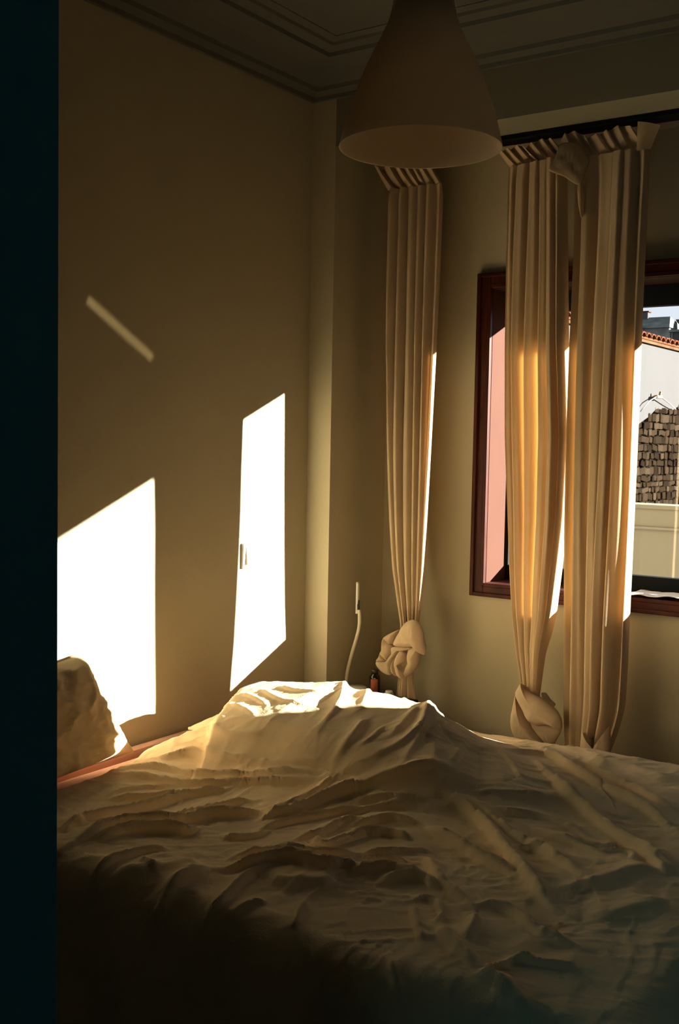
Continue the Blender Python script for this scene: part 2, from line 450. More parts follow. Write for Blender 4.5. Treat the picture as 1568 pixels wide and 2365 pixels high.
# blanket: a wrinkled cloth surface lying on the mattress and hanging over three sides
CREST = np.array([(.13,-.66,.06),(.22,-.585,.142),(.32,-.57,.156),(.50,-.55,.180),(.565,-.55,.168),(.68,-.55,.168),(.80,-.555,.147),(.85,-.55,.138),(.945,-.50,.084),(1.04,-.42,.048),(1.15,-.32,.022),(1.35,-.2,.006)])
NEARD = [0, .07, .14, .23, .30, .345, .39, .44, .52, .62]
NEARH = [1, .985, .94, .86, .77, .58, .31, .12, .03, 0]
RIDGES=[
(0.0115,0.0095,[(0.217,-1.056),(0.256,-1.028),(0.287,-1.001),(0.331,-0.94),(0.422,-0.964),(0.502,-0.956),(0.572,-0.952),(0.636,-0.936),(0.727,-0.918),(0.809,-0.906)]),
(0.0115,0.0095,[(0.187,-1.12),(0.249,-1.08),(0.328,-1.044),(0.422,-1.04),(0.499,-1.014),(0.573,-0.985),(0.678,-0.958),(0.783,-0.936)]),
(0.0115,0.0095,[(0.217,-1.134),(0.297,-1.114),(0.388,-1.107),(0.456,-1.094),(0.507,-1.061),(0.548,-1.033),(0.643,-0.994),(0.722,-0.976),(0.777,-0.944)]),
(0.0075,0.0065,[(0.343,-1.281),(0.334,-1.213),(0.382,-1.158),(0.438,-1.103)]),
(0.0115,0.0095,[(0.35,-1.294),(0.408,-1.24),(0.474,-1.198),(0.49,-1.153),(0.513,-1.113),(0.55,-1.089),(0.555,-1.042)]),
(0.0175,0.0125,[(0.441,-1.504),(0.443,-1.431),(0.463,-1.358),(0.478,-1.277),(0.494,-1.192),(0.49,-1.145)]),
(0.0115,0.0095,[(0.584,-1.315),(0.603,-1.242),(0.612,-1.182),(0.63,-1.131),(0.662,-1.095)]),
(0.0175,0.0125,[(0.53,-1.583),(0.535,-1.543),(0.524,-1.447),(0.545,-1.377),(0.597,-1.329),(0.631,-1.287),(0.633,-1.235),(0.684,-1.196),(0.709,-1.154),(0.748,-1.158)]),
(0.0175,0.0125,[(0.558,-1.519),(0.565,-1.439),(0.589,-1.39),(0.637,-1.346),(0.675,-1.355),(0.67,-1.297)]),
(0.0075,0.0065,[(0.742,-1.319),(0.777,-1.307),(0.804,-1.272),(0.809,-1.222)]),
(0.0115,0.0095,[(0.781,-1.243),(0.819,-1.146),(0.872,-1.063),(0.921,-1.004)]),
(0.0115,0.0095,[(0.888,-1.253),(0.915,-1.202),(0.917,-1.129),(0.913,-1.09),(0.947,-1.043)]),
(0.0115,0.0095,[(0.914,-1.236),(0.929,-1.221),(0.976,-1.25),(0.977,-1.2),(0.998,-1.121)]),
(0.0115,0.0095,[(0.838,-1.418),(0.867,-1.382),(0.876,-1.361),(0.903,-1.355),(0.949,-1.333),(0.995,-1.312),(1.062,-1.22)]),
(0.0175,0.0125,[(0.853,-1.472),(0.897,-1.451),(0.916,-1.411),(0.926,-1.371),(0.962,-1.337),(1.05,-1.355),(1.062,-1.301),(1.114,-1.293)]),
(0.0175,0.0125,[(0.871,-1.713),(0.864,-1.643),(0.849,-1.562),(0.847,-1.502),(0.853,-1.472)]),
(0.0115,0.0095,[(1.001,-1.727),(0.97,-1.639),(0.968,-1.565),(0.932,-1.462),(0.936,-1.409),(0.949,-1.386)]),
(0.0115,0.0095,[(0.662,-1.642),(0.662,-1.551),(0.68,-1.483),(0.711,-1.431)]),
(0.011,0.05,[(1.006,-1.467),(1.023,-1.418),(1.097,-1.387)]),
(0.0075,0.0065,[(1.011,-1.609),(1.019,-1.538),(1.042,-1.531)]),
(0.0075,0.0065,[(1.149,-1.587),(1.106,-1.516),(1.091,-1.472)]),
(0.0075,0.0065,[(0.754,-1.209),(0.763,-1.163),(0.802,-1.123),(0.832,-1.087)]),
(0.0075,0.0065,[(0.269,-1.329),(0.269,-1.271),(0.264,-1.22),(0.284,-1.185)]),
(0.0075,0.0065,[(0.466,-1.515),(0.446,-1.469),(0.457,-1.444)]),
(0.0075,0.0065,[(0.709,-1.529),(0.744,-1.542),(0.785,-1.561)]),
(0.011,0.05,[(0.685,-1.573),(0.762,-1.566),(0.802,-1.511),(0.812,-1.45)]),
(0.0115,0.0095,[(0.768,-1.198),(0.772,-1.098),(0.778,-1.011),(0.789,-0.945),(0.815,-0.914)]),
(0.0175,0.0125,[(0.779,-1.197),(0.791,-1.108),(0.819,-0.987),(0.876,-0.936),(0.896,-0.915),(0.929,-0.895),(0.983,-0.847),(1.006,-0.81)]),
(0.0175,0.0125,[(0.567,-0.026),(0.865,-0.639),(0.884,-0.721),(0.88,-0.788),(0.869,-0.841),(0.837,-0.895),(0.813,-0.917)]),
(0.0175,0.0125,[(0.575,-0.034),(0.859,-0.592),(0.893,-0.703),(0.917,-0.794),(0.93,-0.853),(0.932,-0.887)]),
(0.0115,0.0095,[(0.945,-0.888),(0.982,-0.832),(1.004,-0.829),(1.044,-0.795)]),
(0.0175,0.0125,[(1.004,-0.879),(1.058,-0.861),(1.134,-0.876),(1.225,-0.947),(1.312,-1.044),(1.389,-1.125),(1.473,-1.213),(1.514,-1.228)]),
(0.0115,0.0095,[(1.063,-0.849),(1.12,-0.849),(1.195,-0.888),(1.255,-0.925),(1.331,-0.956),(1.372,-0.983),(1.44,-1.032),(1.501,-1.093)]),
(0.0075,0.0065,[(1.104,-0.831),(1.126,-0.797),(1.162,-0.779),(1.211,-0.742),(1.251,-0.71)]),
(0.0115,0.0095,[(1.003,-0.518),(1.05,-0.552),(1.101,-0.607),(1.176,-0.703)]),
(0.0175,0.0125,[(1.088,-0.449),(1.18,-0.575),(1.261,-0.657),(1.329,-0.691),(1.403,-0.746),(1.468,-0.789),(1.531,-0.833),(1.629,-0.93)]),
(0.0175,0.0125,[(1.018,-0.511),(1.062,-0.42),(1.126,-0.397),(1.21,-0.484),(1.312,-0.541),(1.432,-0.573),(1.545,-0.663)]),
(0.0115,0.0095,[(1.141,-0.405),(1.202,-0.378),(1.292,-0.428),(1.403,-0.491),(1.516,-0.569)]),
(0.011,0.05,[(1.171,-0.332),(1.268,-0.272),(1.448,-0.353)]),
(0.0075,0.0065,[(0.867,-1.008),(0.923,-0.957),(0.983,-0.93),(1.041,-0.911)]),
(0.0075,0.0065,[(0.899,-1.055),(0.937,-0.988),(0.979,-0.952),(1.001,-0.941)]),
(0.0115,0.0095,[(0.936,-1.109),(0.965,-1.067),(0.979,-1.016),(1.041,-1.007),(1.07,-0.999)]),
(0.0115,0.0095,[(0.973,-1.164),(1.003,-1.107),(1.041,-1.08),(1.1,-1.087)]),
(0.0175,0.0125,[(1.071,-1.01),(1.131,-1.02),(1.206,-1.051),(1.262,-1.082),(1.318,-1.096),(1.37,-1.126)]),
(0.0075,0.0065,[(1.159,-0.839),(1.216,-0.821),(1.258,-0.798),(1.341,-0.796),(1.399,-0.826)]),
(0.0075,0.0065,[(1.263,-0.863),(1.343,-0.871),(1.419,-0.888),(1.478,-0.918)]),
(0.0075,0.0065,[(1.295,-0.878),(1.375,-0.877),(1.437,-0.86),(1.493,-0.831)]),
(0.0075,0.0065,[(1.288,-1.003),(1.311,-0.957),(1.35,-0.956),(1.401,-1.006)]),
(0.012,0.028,[(1.462,-1.148),(1.481,-1.108),(1.51,-1.093),(1.526,-1.021),(1.549,-0.963),(1.595,-0.915)]),
(0.0115,0.0095,[(1.356,-1.3),(1.384,-1.267),(1.433,-1.277),(1.502,-1.336),(1.547,-1.344),(1.598,-1.346)]),
(0.0115,0.0095,[(1.141,-1.174),(1.169,-1.152),(1.246,-1.234),(1.302,-1.268),(1.361,-1.309)]),
(0.0115,0.0095,[(1.422,-1.457),(1.407,-1.397),(1.377,-1.331)]),
(0.0075,0.0065,[(1.245,-1.348),(1.268,-1.306),(1.333,-1.364),(1.328,-1.412)]),
(0.0115,0.0095,[(1.346,-1.421),(1.404,-1.471),(1.444,-1.499),(1.486,-1.533)]),
(0.0175,0.0125,[(1.483,-1.544),(1.527,-1.555),(1.581,-1.589),(1.621,-1.613)]),
(0.0115,0.0095,[(1.091,-1.337),(1.107,-1.285),(1.136,-1.249),(1.175,-1.247),(1.214,-1.23)]),
(0.0115,0.0095,[(1.162,-1.323),(1.173,-1.261),(1.22,-1.24),(1.259,-1.275)]),
(0.0075,0.0065,[(1.488,-1.522),(1.52,-1.508),(1.515,-1.466),(1.546,-1.433)]),
(0.0075,0.0065,[(1.332,-1.564),(1.394,-1.637),(1.459,-1.68)]),
(0.011,0.05,[(1.533,-1.214),(1.587,-1.196),(1.626,-1.133),(1.642,-1.061)]),
(0.0075,0.0065,[(1.511,-1.459),(1.553,-1.447),(1.584,-1.432),(1.619,-1.425)]),
(0.0075,0.0065,[(1.258,-1.362),(1.307,-1.429),(1.361,-1.493)]),
(0.0075,0.0065,[(1.438,-0.888),(1.483,-0.855),(1.513,-0.861),(1.522,-0.913)]),
(0.0115,0.0095,[(1.512,-0.832),(1.562,-0.883),(1.612,-0.943)]),
(0.0075,0.0065,[(1.049,-1.229),(1.072,-1.197),(1.101,-1.16),(1.131,-1.122),(1.166,-1.11)]),
(0.0075,0.0065,[(1.054,-1.283),(1.079,-1.25),(1.105,-1.201),(1.153,-1.194)]),
(0.0175,0.0125,[(0.095,0.155),(0.594,-0.621),(0.641,-0.736),(0.659,-0.807),(0.67,-0.855),(0.689,-0.878)]),
(0.0115,0.0095,[(0.239,0.102),(0.681,-0.636),(0.69,-0.714),(0.684,-0.76)]),
(0.0115,0.0095,[(0.349,0.079),(0.752,-0.562),(0.777,-0.577)]),
(0.0115,0.0095,[(0.732,-0.721),(0.75,-0.788),(0.768,-0.859),(0.765,-0.898)]),
(0.0075,0.0065,[(0.792,-0.718),(0.804,-0.784),(0.805,-0.833),(0.8,-0.87)]),
(0.0115,0.0095,[(0.797,-0.558),(0.818,-0.645),(0.831,-0.716),(0.841,-0.781)]),
(0.0115,0.0095,[(0.883,-0.563),(0.899,-0.645),(0.92,-0.724)]),
(0.0115,0.0095,[(0.954,-0.583),(0.994,-0.693),(1.023,-0.789)]),
(0.011,0.05,[(0.92,-0.647),(0.954,-0.591),(1.013,-0.611)]),
(0.0075,0.0065,[(0.322,-0.655),(0.458,-0.738),(0.524,-0.742),(0.574,-0.727)]),
(0.0075,0.0065,[(0.353,-0.618),(0.471,-0.656),(0.558,-0.642)]),
(0.0115,0.0095,[(0.279,-0.917),(0.289,-0.869),(0.397,-0.917),(0.47,-0.904),(0.536,-0.89)]),
(0.0075,0.0065,[(0.322,-0.788),(0.391,-0.809),(0.464,-0.849)]),
(0.0075,0.0065,[(0.288,-0.698),(0.373,-0.737),(0.449,-0.781)]),
(0.0075,0.0065,[(0.262,-0.989),(0.326,-0.939),(0.423,-0.964),(0.509,-0.951),(0.567,-0.93)]),
]

def polydist(X, Y, P):
    best = np.full(X.shape, 1e9); T = np.zeros(X.shape); S = np.zeros(X.shape)
    seg = np.hypot(*np.diff(P[:, :2], axis=0).T); cum = np.concatenate([[0], np.cumsum(seg)])
    for i in range(len(seg)):
        ax, ay = P[i, :2]; dx, dy = P[i+1, :2]-P[i, :2]; L2 = dx*dx+dy*dy+1e-12
        t = np.clip(((X-ax)*dx+(Y-ay)*dy)/L2, 0, 1)
        ex = X-ax-t*dx; ey = Y-ay-t*dy; d = np.hypot(ex, ey); mm = d < best
        best = np.where(mm, d, best); T = np.where(mm, cum[i]+t*seg[i], T); S = np.where(mm, np.sign(dx*ey-dy*ex), S)
    return best, T, S, cum
def smooth_poly(P, n=4):
    P = np.array(P, float)
    for _ in range(n-2):
        Q = [P[0]]
        for a, b in zip(P[:-1], P[1:]): Q += [a*.75+b*.25, a*.25+b*.75]
        Q.append(P[-1]); P = np.array(Q)
    return P
def cloth_height(X, Y, detail=1.0):
    d, T, S, cum = polydist(X, Y, CREST)
    H = .562 + np.interp(T, cum, CREST[:, 2])*np.where(S > 0, np.exp(-(d/.17)**2), np.interp(d, NEARD, NEARH))
    for h, w, P in RIDGES:
        P = smooth_poly(P)
        x0, y0_ = P.min(0)-10*w; x1, y1 = P.max(0)+10*w
        mk = (X > x0) & (X < x1) & (Y > y0_) & (Y < y1)
        if not mk.any(): continue
        d, T, S, cum = polydist(X[mk], Y[mk], P)
        tt = T/cum[-1]
        ends = np.clip(np.minimum(tt, 1-tt)/.22, 0, 1); ends = ends*ends*(3-2*ends)
        e_ = P[-1]-P[0]; v_ = np.array([2.28, -3.13])-P.mean(0)
        near = np.sign(e_[0]*v_[1]-e_[1]*v_[0])
        we = w*np.where(S == near, 0.62, 2.1)          # folds tip over: steep on one side, long slope on the other
        g = np.exp(-(np.sqrt(d*d+(0.18*w)**2)-0.18*w)/we*1.3)
        cut = np.clip((5-d/we)/2, 0, 1)
        H[mk] += h*(0.15+0.85*ends)*g*cut*np.where(H[mk] > .60, 0.85, RH)
    # small crumples
    wx = X+.03*vnoise(X*7, Y*7, 5); wy = Y+.03*vnoise(X*7+9, Y*7, 6)
    ax = wx*.80+wy*.60; ay = -wx*.60+wy*.80
    m1 = .5+.5*vnoise(X*3.1, Y*3.1, 11)
    r1 = 1-np.abs(vnoise(ax*7, ay*26, 1)); r2_ = 1-np.abs(vnoise(wx*30+5, wy*13, 2)); r3 = 1-np.abs(vnoise(ax*40, ay*80, 3))
    H += detail*np.where(H > .62, .55, 1.0)*(.0058*r1**3*m1 + .0045*r2_**3*(1-m1) + .0022*r3**2*(.3+.7*m1) + .007*vnoise(X*4, Y*4, 21))
    return H
RH = 1.55
def head_edge(y):
    return np.interp(y, [-2.1, -1.6, -1.3, -1.0, -.93, -.85, -.75, -.66, -.55, -.3, 0.2],
                     [.27, .25, .208, .215, .225, .238, .245, .255, .25, .22, .20])
STEP = 0.0045
bvals = np.arange(YN-0.42, YFAR+0.32, STEP); avals = np.arange(0, 1.95, STEP)
Bg, Ag = np.meshgrid(bvals, avals, indexing='ij')
xe = head_edge(Bg) + .006*vnoise(Bg*14, Bg*0, 8)
fade = np.clip(1-Ag/0.5, 0, 1)
Xf = xe*fade + (1-fade)*.22 + Ag
def bend(s, edge, sign, r=0.07):
    """fold the overhang (s beyond edge) round a radius and down: returns coordinate, drop, overhang"""
    e = np.maximum(0, (s-edge)*sign + r*0.6)
    ang = np.minimum(e/r, math.pi/2*0.97)
    c = edge + sign*(-r*0.6 + r*np.sin(ang)) + sign*np.maximum(0, e-r*math.pi/2*0.97)*0.05
    z = r*(1-np.cos(ang)) + np.maximum(0, e-r*math.pi/2*.97)
    return np.where(e > 0, c, s), np.where(e > 0, z, 0), e
Yn, dz1, e1 = bend(Bg, YN, -1); Yc, dz2, e2 = bend(Yn, YFAR, 1)
Yc = np.where(e2 > 0, Yc, Yn)
Xc, dz3, e3 = bend(Xf, XFOOT, 1)
H = cloth_height(Xf.copy(), Bg.copy())
drop = np.maximum(np.maximum(dz1, dz2), dz3) + 0.25*np.minimum(np.maximum(dz1, dz2), dz3)
Z = H - drop
Z = np.maximum(Z, 0.06)
hang1 = np.clip((e1-.05)/.12, 0, 1); hang3 = np.clip((e3-.05)/.12, 0, 1)
Yc = Yc - hang1*(.020*np.sin(Xf*24+2*vnoise(Xf*5, Bg*2, 4))+.012*vnoise(Xf*20, Bg*3, 7))
Xc = Xc + hang3*(.020*np.sin(Bg*22+2*vnoise(Bg*5, Xf*2, 14)))
nr, nc = Bg.shape
co = np.stack([Xc, Yc, Z], -1).reshape(-1, 3).astype(np.float32)
idx = np.arange(nr*nc).reshape(nr, nc)
quads = np.stack([idx[:-1, :-1], idx[:-1, 1:], idx[1:, 1:], idx[1:, :-1]], -1).reshape(-1, 4)[:, ::-1]
me = bpy.data.meshes.new('blanket')
me.vertices.add(len(co)); me.vertices.foreach_set('co', co.ravel())
me.loops.add(quads.size); me.loops.foreach_set('vertex_index', quads.ravel().astype(np.int32))
me.polygons.add(len(quads)); me.polygons.foreach_set('loop_start', np.arange(0, quads.size, 4, dtype=np.int32))
me.polygons.foreach_set('use_smooth', np.ones(len(quads), bool))
me.update(calc_edges=True); me.validate()
me.materials.append(M['blanket'])
bl = empty('rumpled_blanket', (0.9, -0.86, 0.55))
tag(bl, 'cream linen blanket rumpled over the whole bed, heaped up in the middle', 'blanket')
blo = bpy.data.objects.new('cover', me); COL.objects.link(blo); keep(blo, bl)
sm = blo.modifiers.new('thick', 'SOLIDIFY'); sm.thickness = 0.006; sm.offset = -1
# stitched hem along the head edge
ys = np.linspace(-1.05, -.42, 90)
sx = head_edge(ys)+.042
sz = cloth_height(sx.copy(), ys.copy())
tube('hem_seam', [(a, b, c+.0015) for a, b, c in zip(sx, ys, sz)], .0036, M['stitch'], bl, 6)
sx = head_edge(ys)+.003
sz = cloth_height(sx.copy(), ys.copy())
tube('hem_edge', [(a, b, c-.001) for a, b, c in zip(sx, ys, sz)], .0065, M['blanket'], bl, 8)

# pillows
def pillow(name, label, a, b, T, rotm, loc, seed, wr=.012, n=64):
    root = empty(name, loc); tag(root, label, 'pillow', 'bed pillows')
    verts = []; faces = []
    for side in (1, -1):
        for j in range(n+1):
            for i in range(n+1):
                u = -1+2*i/n; v = -1+2*j/n
                x = a*u*(.93+.07*v*v); y = b*v*(.93+.07*u*u)
                t = T*max(0, (1-abs(u)**2.6))**.55*max(0, (1-abs(v)**2.6))**.55
                q = Vector((u*2.2+seed, v*2.2, side*1.3))
                w = (1-abs(mnoise.noise(q*1.3)))**3*wr + (1-abs(mnoise.noise(q*3.1)))**4*wr*.5
                edge = min(1, 6*(1-max(abs(u), abs(v))))
                rad = math.hypot(u, v); ang = math.atan2(v, u)
                w += wr*.6*edge*abs(math.sin(ang*9+mnoise.noise(q)*3))**3*min(1, rad)**2
                verts.append(rotm @ Vector((x, y, side*(t + w*edge + .003))))
    N1 = (n+1)*(n+1)
    for s in range(2):
        for j in range(n):
            for i in range(n):
                k = s*N1+j*(n+1)+i; f = (k, k+1, k+n+2, k+n+1)
                faces.append(f if s == 0 else f[::-1])
    def rim(i, j): return j*(n+1)+i
    ring = [rim(i, 0) for i in range(n)]+[rim(n, j) for j in range(n)]+[rim(n-i, n) for i in range(n)]+[rim(0, n-j) for j in range(n)]
    for k in range(len(ring)):
        p, q = ring[k], ring[(k+1) % len(ring)]
        faces.append((q, p, p+N1, q+N1))
    c = mesh_obj('case', verts, faces, M['pillow'], root, smooth=True)
    rp = [verts[k]*1.0 for k in ring]+[verts[ring[0]]*1.0]
    pip = tube('piping', [(p + (verts[(ring+[ring[0]])[i]+N1]))/2 for i, p in enumerate(rp)], .0045, M['pillow'], None, 6)
    pip.parent = root
    return root
# upright pillow leaning on the wall (local x -> along y, local y -> up)
def basis(xa, ya):
    xa = Vector(xa).normalized(); ya = Vector(ya); ya = (ya-xa*xa.dot(ya)).normalized(); za = xa.cross(ya)
    return Matrix((xa, ya, za)).transposed()
pillow('pillow', 'cream pillow standing upright against the left wall at the bed head', .25, .165, .085,
       Matrix(((.02, .98, .07), (-.10, -.45, .89), (1, 0, .1))).transposed(), (.115, -1.30, .709), 3.1, .010)
pillow('pillow', 'cream pillow lying under the head end of the rumpled blanket', .18, .15, .045,
       basis((.35, 1, -.02), (1, -.30, .10)), (.343, -.637, .610), 8.4, .006)

# ------------------------------------------------------------------ pendant lamp
LX, LY, LZ = 1.138, -1.193, 2.029
pl_ = empty('pendant_lamp', (LX, LY, LZ)); tag(pl_, 'large brown bell shaped pendant lamp hanging from the ceiling', 'pendant lamp')
R = 0.163; k = R/188.0
pr = [(188, 0), (182, 25), (175, 52), (166, 82), (155, 112), (144, 142), (131, 172), (115, 205), (101, 232), (88, 258), (77, 284), (71, 315), (69, 345), (68, 385), (66, 430), (55, 450), (20, 458)]
outer = [(r*k, z*k*1.02) for r, z in pr]
inner = [((r-3)*k, z*k*1.02) for r, z in pr[:-1]][::-1]
rim = [(187*k, -1.2*k)]
lathe('lamp_shade', rim+outer+[(.012, 458*k*1.02)]+[(.010, 448*k)]+inner, M['shade'], (LX, LY, LZ), pl_, 72, True)
tube('cord', [(LX, LY, LZ+.40), (LX, LY, CEIL-.02)], .004, M['cord'], pl_, 8)
lathe('ceiling_rose', [(.0, 0), (.05, 0), (.055, -.02), (.02, -.045), (.0, -.05)], M['shade'], (LX, LY, CEIL), pl_, 32)
lathe('bulb_holder', [(.0, .40), (.02, .40), (.022, .31), (.018, .30), (.0, .30)], M['cord'], (LX, LY, LZ), pl_, 20)
lathe('bulb', [(.0, .18), (.018, .185), (.030, .205), (.032, .23), (.022, .27), (.014, .30)], M['white_plastic'], (LX, LY, LZ), pl_, 24)

# ------------------------------------------------------------------ curtains
rail = empty('curtain_rail', (1.5, .2, ZS-.008)); tag(rail, 'dark curtain rail under the beam above the window niche', 'curtain rail')
box('track', (.105, .165, ZS-.016), (XR-.02, .235, ZS-.0005), M['black_metal'], rail, .002)

def curtain_body(name, rows, y0, nf, seed, mt, parent, N=300, Mr=170, xs=.35, ret=0.0, yslope=0.0, ltaper=0.0):
    """rows: (z, x_left, x_right, fold depth, lean) from top to bottom"""
    rnd = random.Random(seed)
    rows = np.array(rows, float)
    zs = np.linspace(rows[0, 0], rows[-1, 0], Mr)
    rz = rows[::-1, 0]
    g = lambda c: np.interp(zs, rz, rows[::-1, c])
    xl, xr, am = g(1), g(2), g(3)
    ker = np.ones(5)/5
    sm_ = lambda a: np.convolve(np.pad(a, 2, mode='edge'), ker, 'valid')
    xl, xr, am = sm_(xl), sm_(xr), sm_(am)
    wd = np.array([rnd.uniform(.6, 1.5) for _ in range(nf)]); cu = np.concatenate([[0], np.cumsum(wd)])/wd.sum()
    ampk = np.array([rnd.uniform(.35, 1.7) for _ in range(nf+1)])
    ph0 = rnd.random()
    u = np.linspace(0, 1, N)
    V = np.zeros((Mr, N, 3))
    for i, z in enumerate(zs):
        dr = .10*math.sin(z*2.1+seed)+.06*math.sin(z*5.3+seed*2)
        uu = np.clip(u+.025*np.sin(u*7+z*2.4+seed)*(u*(1-u))*4, 0, 1)
        ph = np.interp(uu, cu, np.arange(nf+1))
        a = np.interp(ph, np.arange(nf+1), ampk)
        s = np.sin(2*np.pi*(ph+ph0+dr*.3)); c = np.cos(2*np.pi*(ph+ph0+dr*.3))
        sh = s*(1.2-.2*s*s) + .22*np.sin(4*np.pi*(ph+ph0)+z*1.3+seed)
        lw = (xr[i]-xl[i])/nf
        tp = 1-np.clip(1-u/.16, 0, 1)*ltaper
        ur = np.minimum(u/.9, 1) if ret > 0 else u       # the last tenth turns back towards the window
        V[i, :, 0] = xl[i] + (xr[i]-xl[i])*ur + xs*lw*.5*c*a*np.minimum(1, 8*u*(1-u))*tp
        V[i, :, 1] = y0 + yslope*u + am[i]*a*sh*tp + .004*np.sin(u*31+z*3)
        if ret > 0:
            q = np.clip((u-.86)/.14, 0, 1); k0 = int(.86*N)
            V[i, :, 1] = V[i, :, 1]*(1-q) + q*(V[i, k0, 1]-.012+ret*np.minimum(1, am[i]/.02)*q**1.2)
        V[i, :, 2] = z
    o = mesh_obj(name, V.reshape(-1, 3), grid_faces(Mr, N), mt, smooth=True)
    keep(o, parent)
    return o

def header(name, x0, x1, zb, zt, lean, y0, nf, seed, mt, parent, tilt=0.0, fl=.02, N=200, Mr=16):
    """gathered ruffle above the tape: sharp little pleats leaning sideways"""
    rnd = random.Random(seed)
    wd = np.array([rnd.uniform(.6, 1.4) for _ in range(nf)]); cu = np.concatenate([[0], np.cumsum(wd)])/wd.sum()
    kk = [rnd.uniform(.6, 1.3) for _ in range(nf+1)]; tp = [rnd.uniform(-.022, .006) for _ in range(nf+1)]
    u = np.linspace(0, 1, N); ph = np.interp(u, cu, np.arange(nf+1))
    fr = ph-np.floor(ph); saw = np.where(fr < .74, fr/.74, (1-fr)/.26)     # lopsided pleat
    saw = saw*saw*(3-2*saw)*.6+saw*.4
    a = np.interp(ph, np.arange(nf+1), kk); tz = np.interp(ph, np.arange(nf+1), tp)
    V = np.zeros((Mr, N, 3))
    for i in range(Mr):
        v = i/(Mr-1)                # 0 bottom 1 top
        am = .012+.034*v-.020*v*v
        V[i, :, 0] = x0+(x1-x0)*u + lean*v*(.8+.3*a) + .010*saw*v
        V[i, :, 1] = y0 + .008 - am*a*saw - fl*v*(1-.5*v)
        V[i, :, 2] = zb + (zt-zb+tz)*v + tilt*u + .004*saw*(1-v)
    o = mesh_obj(name, V.reshape(-1, 3), grid_faces(Mr, N), mt, smooth=True)
    keep(o, parent); return o

KNOTS = {
'L': [
(0.15,0.02,0,0,[(0.2994,0.786),(0.2741,0.7769),(0.2489,0.7622),(0.2362,0.7505),(0.2512,0.7405),(0.2681,0.7283),(0.2819,0.7567)]),
(0.14,0.022,0.2,0,[(0.2425,0.7519),(0.2398,0.7122),(0.2347,0.6958),(0.2498,0.6804),(0.261,0.6747),(0.2715,0.6941),(0.2818,0.7173),(0.2742,0.7305),(0.2574,0.7426)]),
(0.145,0.02,0,0,[(0.2367,0.7111),(0.2262,0.6861),(0.2137,0.6655),(0.2378,0.6662),(0.2505,0.6734),(0.2409,0.6895)]),
(0.132,0.024,0,0.1,[(0.2219,0.6685),(0.2204,0.6557),(0.2356,0.6419),(0.2561,0.6305),(0.2817,0.6293),(0.2903,0.6508),(0.2879,0.6739),(0.3017,0.6991),(0.3121,0.7175),(0.2941,0.7153),(0.2766,0.6881),(0.2551,0.6712)]),
(0.122,0.022,0,0.1,[(0.3009,0.6912),(0.2923,0.6714),(0.2919,0.6526),(0.3022,0.6368),(0.3132,0.6305),(0.3091,0.6502),(0.3051,0.6653)]),
(0.116,0.024,0,0.1,[(0.3218,0.7196),(0.3081,0.693),(0.3069,0.6711),(0.3128,0.6517),(0.3223,0.6312),(0.3404,0.6259),(0.3416,0.6478),(0.3269,0.6613),(0.3212,0.6761),(0.3389,0.683),(0.3437,0.7022),(0.338,0.7185)]),
(0.15,0.016,0,0,[(0.3024,0.6683),(0.3202,0.6769),(0.3411,0.7045),(0.3472,0.6772),(0.3317,0.6534),(0.3143,0.6291),(0.3065,0.6485)]),
(0.13,0.024,-0.2,0,[(0.3533,0.7307),(0.3564,0.6816),(0.3453,0.6615),(0.3319,0.6255),(0.3513,0.636),(0.3705,0.6525),(0.3873,0.6825),(0.3907,0.7229),(0.3877,0.7364)]),
(0.118,0.01,0,0,[(0.2951,0.7307),(0.3647,0.7376),(0.3561,0.7281),(0.3206,0.7214),(0.3046,0.714),(0.2923,0.7),(0.2884,0.7104)]),
(0.112,0.034,-0.12,-0.1,[(0.3745,0.8362),(0.3466,0.8217),(0.3293,0.8013),(0.319,0.7847),(0.3052,0.7646),(0.2932,0.7376),(0.3239,0.7343),(0.37,0.7402),(0.4034,0.7409),(0.4158,0.7333),(0.424,0.7191),(0.4278,0.7393),(0.4202,0.7658),(0.4178,0.7899),(0.4103,0.8104),(0.3957,0.8347)]),
],
'A': [
(0.15,0.016,0.1,0,[(0.8039,0.5381),(0.8649,0.5381),(0.908,0.529),(0.8938,0.4926),(0.8778,0.4589),(0.8601,0.4721),(0.8314,0.5016)]),
(0.128,0.03,0.1,0,[(0.7627,0.632),(0.7678,0.6106),(0.7865,0.5774),(0.7995,0.5549),(0.8232,0.5261),(0.8519,0.4951),(0.8697,0.4786),(0.8872,0.4655),(0.8433,0.4398),(0.805,0.4363),(0.7796,0.4614),(0.7646,0.4884),(0.7531,0.5129),(0.7476,0.5466),(0.7535,0.5854)]),
(0.15,0.014,0,0,[(0.8407,0.6435),(0.8448,0.6245),(0.859,0.612),(0.88,0.599),(0.8815,0.6073),(0.8622,0.619)]),
(0.118,0.03,0.05,-0.1,[(0.7864,0.6723),(0.801,0.6548),(0.824,0.6427),(0.8485,0.6342),(0.8729,0.6201),(0.8938,0.6072),(0.9146,0.5896),(0.9238,0.5687),(0.9215,0.5363),(0.8786,0.5494),(0.8446,0.5406),(0.8184,0.5469),(0.8031,0.5623),(0.7946,0.5806),(0.7778,0.6107),(0.7674,0.6353),(0.7764,0.6562)]),
],
'B': [
(0.13,0.022,0,0,[(0.9929,0.5399),(1.0065,0.5174),(1.0159,0.4943),(1.0536,0.505),(1.0733,0.5411),(1.0804,0.5748),(1.0852,0.4983),(1.0723,0.4511),(0.9967,0.4289),(0.9865,0.4767)]),
(0.14,0.018,0,0,[(0.9386,0.4869),(0.9647,0.4873),(0.9826,0.4697),(0.9962,0.4513),(0.9843,0.4201),(0.9411,0.412)]),
],
}

